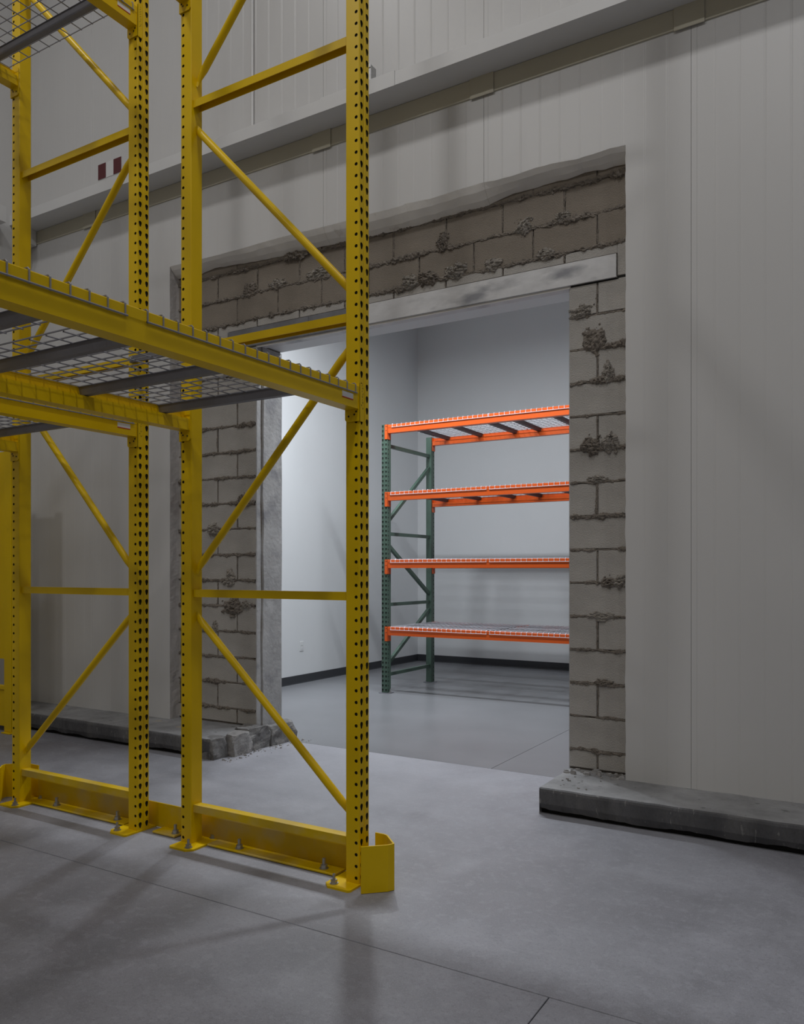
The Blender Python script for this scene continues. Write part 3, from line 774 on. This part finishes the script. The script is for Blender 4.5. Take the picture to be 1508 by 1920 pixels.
# tall yellow steel guard by the corner at the left picture edge
tg = thing('steel_barrier', (-6.41, 4.13, 0), 'tall yellow steel barrier in the corner at the left picture edge', 'barrier')
MB().bbox(.02, .115, -.03, .03, .01, 2.40, .004).build('post', M['yellow'], tg)
MB().bbox(-.30, -.24, -.03, .03, .01, 2.40, .004).build('post', M['yellow'], tg)
MB().prism([(-.24, .62), (-.01, .62), (.02, .58), (.02, 2.38), (-.24, 2.38)], 'y', -.006, .006).build('sheet', M['yellow'], tg)
MB().prism([(-.24, .05), (.02, .05), (.02, .36), (-.01, .39), (-.24, .39)], 'y', -.006, .006).build('kick_sheet', M['yellow'], tg)
MB().bbox(-.24, .02, -.02, .02, .36, .395, .003).build('rail', M['yellow'], tg)
for x in (.085, -.27):
    MB().bbox(x-.06, x+.06, -.06, .06, 0, .01, .002).build('base_plate', M['yellow'], tg)

# ------------------------------------------------------------------ green and orange rack in the far room
FX, FY0, FY1 = -4.808, 7.658, 8.675
gr = thing('pallet_rack', (FX, FY0, 0), 'green and orange pallet rack in the room beyond the doorway', 'rack')
UG = upright_mesh('upright', 3.01, M['green'], .078, .076)
BAYX = 2.52
for fx in (0, BAYX):
    for (fy, rz) in ((0, -math.pi/2), (FY1-FY0, math.pi/2)):
        up = link('upright', UG, gr, (fx, fy, 0), rz)
        MB().bbox(-.06, .06, -.065, .065, 0, .006, .001).build('base_plate', M['channel'], up)
        link('anchor_bolt', BOLT, up, (-.0, .053, .006))
    d = FY1-FY0; xo = 0
    for z in (.205, .99, 1.785, 2.775):
        MB().prism([(-.018, z-.019), (-.018, z+.019), (.018, z+.019), (.018, z-.019)], 'y', .038, d-.038).build('horizontal_brace', M['green'], gr).location = (fx, 0, 0)
    for (za, zb) in ((.33, .90), (1.66, 1.09), (1.93, 2.63)):
        p0 = Vector((0, .036, za)); p1 = Vector((0, d-.036, zb)); dv = (p1-p0).normalized(); nv = Vector((0, -dv.z, dv.y))
        vs = []
        for p in (p0, p1):
            for (u, v) in ((-.018, -.019), (.018, -.019), (.018, .019), (-.018, .019)): vs.append(p+Vector((u, 0, 0))+nv*v)
        MB().add(vs, [(0, 1, 5, 4), (1, 2, 6, 5), (2, 3, 7, 6), (3, 0, 4, 7), (0, 3, 2, 1), (4, 5, 6, 7)]).build('diagonal_brace', M['green'], gr).location = (fx, 0, 0)
BH = .092
SH = [2.905, 2.153, 1.400, .650]
for z0 in SH:
    for s, yo in ((-1, -.038), (1, FY1-FY0+.038)):
        bm = MB().prism([(yo+s*u, z0+v) for u, v in beam_prof(BH)], 'x', .042, BAYX-.042).build('beam', M['orange'], gr)
        for xe, dr in ((.042, -1), (BAYX-.042, 1)):
            b = MB(); za, zb = z0-.066, z0+BH+.004
            b.prism([(xe+dr*-.002, za), (xe+dr*.036, za), (xe+dr*.036, zb), (xe-dr*.002, zb)], 'y', yo+s*.001, yo+s*.005)
            b.prism([(yo+s*.005, za), (yo-s*.066, za), (yo-s*.066, zb), (yo+s*.005, zb)], 'x', xe-dr*.003, xe+dr*.001)
            cn = b.build('connector', M['orange'], bm)
            for dz in (.03, .075): MB().tube([(xe+dr*.016, yo+s*.0045, z0+dz), (xe+dr*.016, yo+s*.0058, z0+dz)], .006, 8).build('rivet', M['ink'], cn)
inner2 = FY1-FY0+.076-.062
dm2 = deck_mesh(inner2+.062, 1.165, 0, .004, .0030, .10, .0582, M['zinc'])
cm2 = chan_mesh(inner2, M['channel_dark'], -.0055, .034, .05)
names = ['top', 'second', 'third', 'lowest']
for i, z0 in enumerate(SH):
    for k, xx in enumerate((.042+.06+.585, BAYX-.042-.03-.585) if i == 0 else (.042+.04+.585, BAYX-.042-.02-.585)):
        lab = 'zinc wire deck on the %s shelf of the green rack, %s half' % (names[i], ('left', 'right')[k])
        deck(FX+xx, (FY0+FY1)/2, z0+BH+.0025, lab, dm2, cm2, (-.44, 0, .44), 'decks on the green rack', math.pi/2)
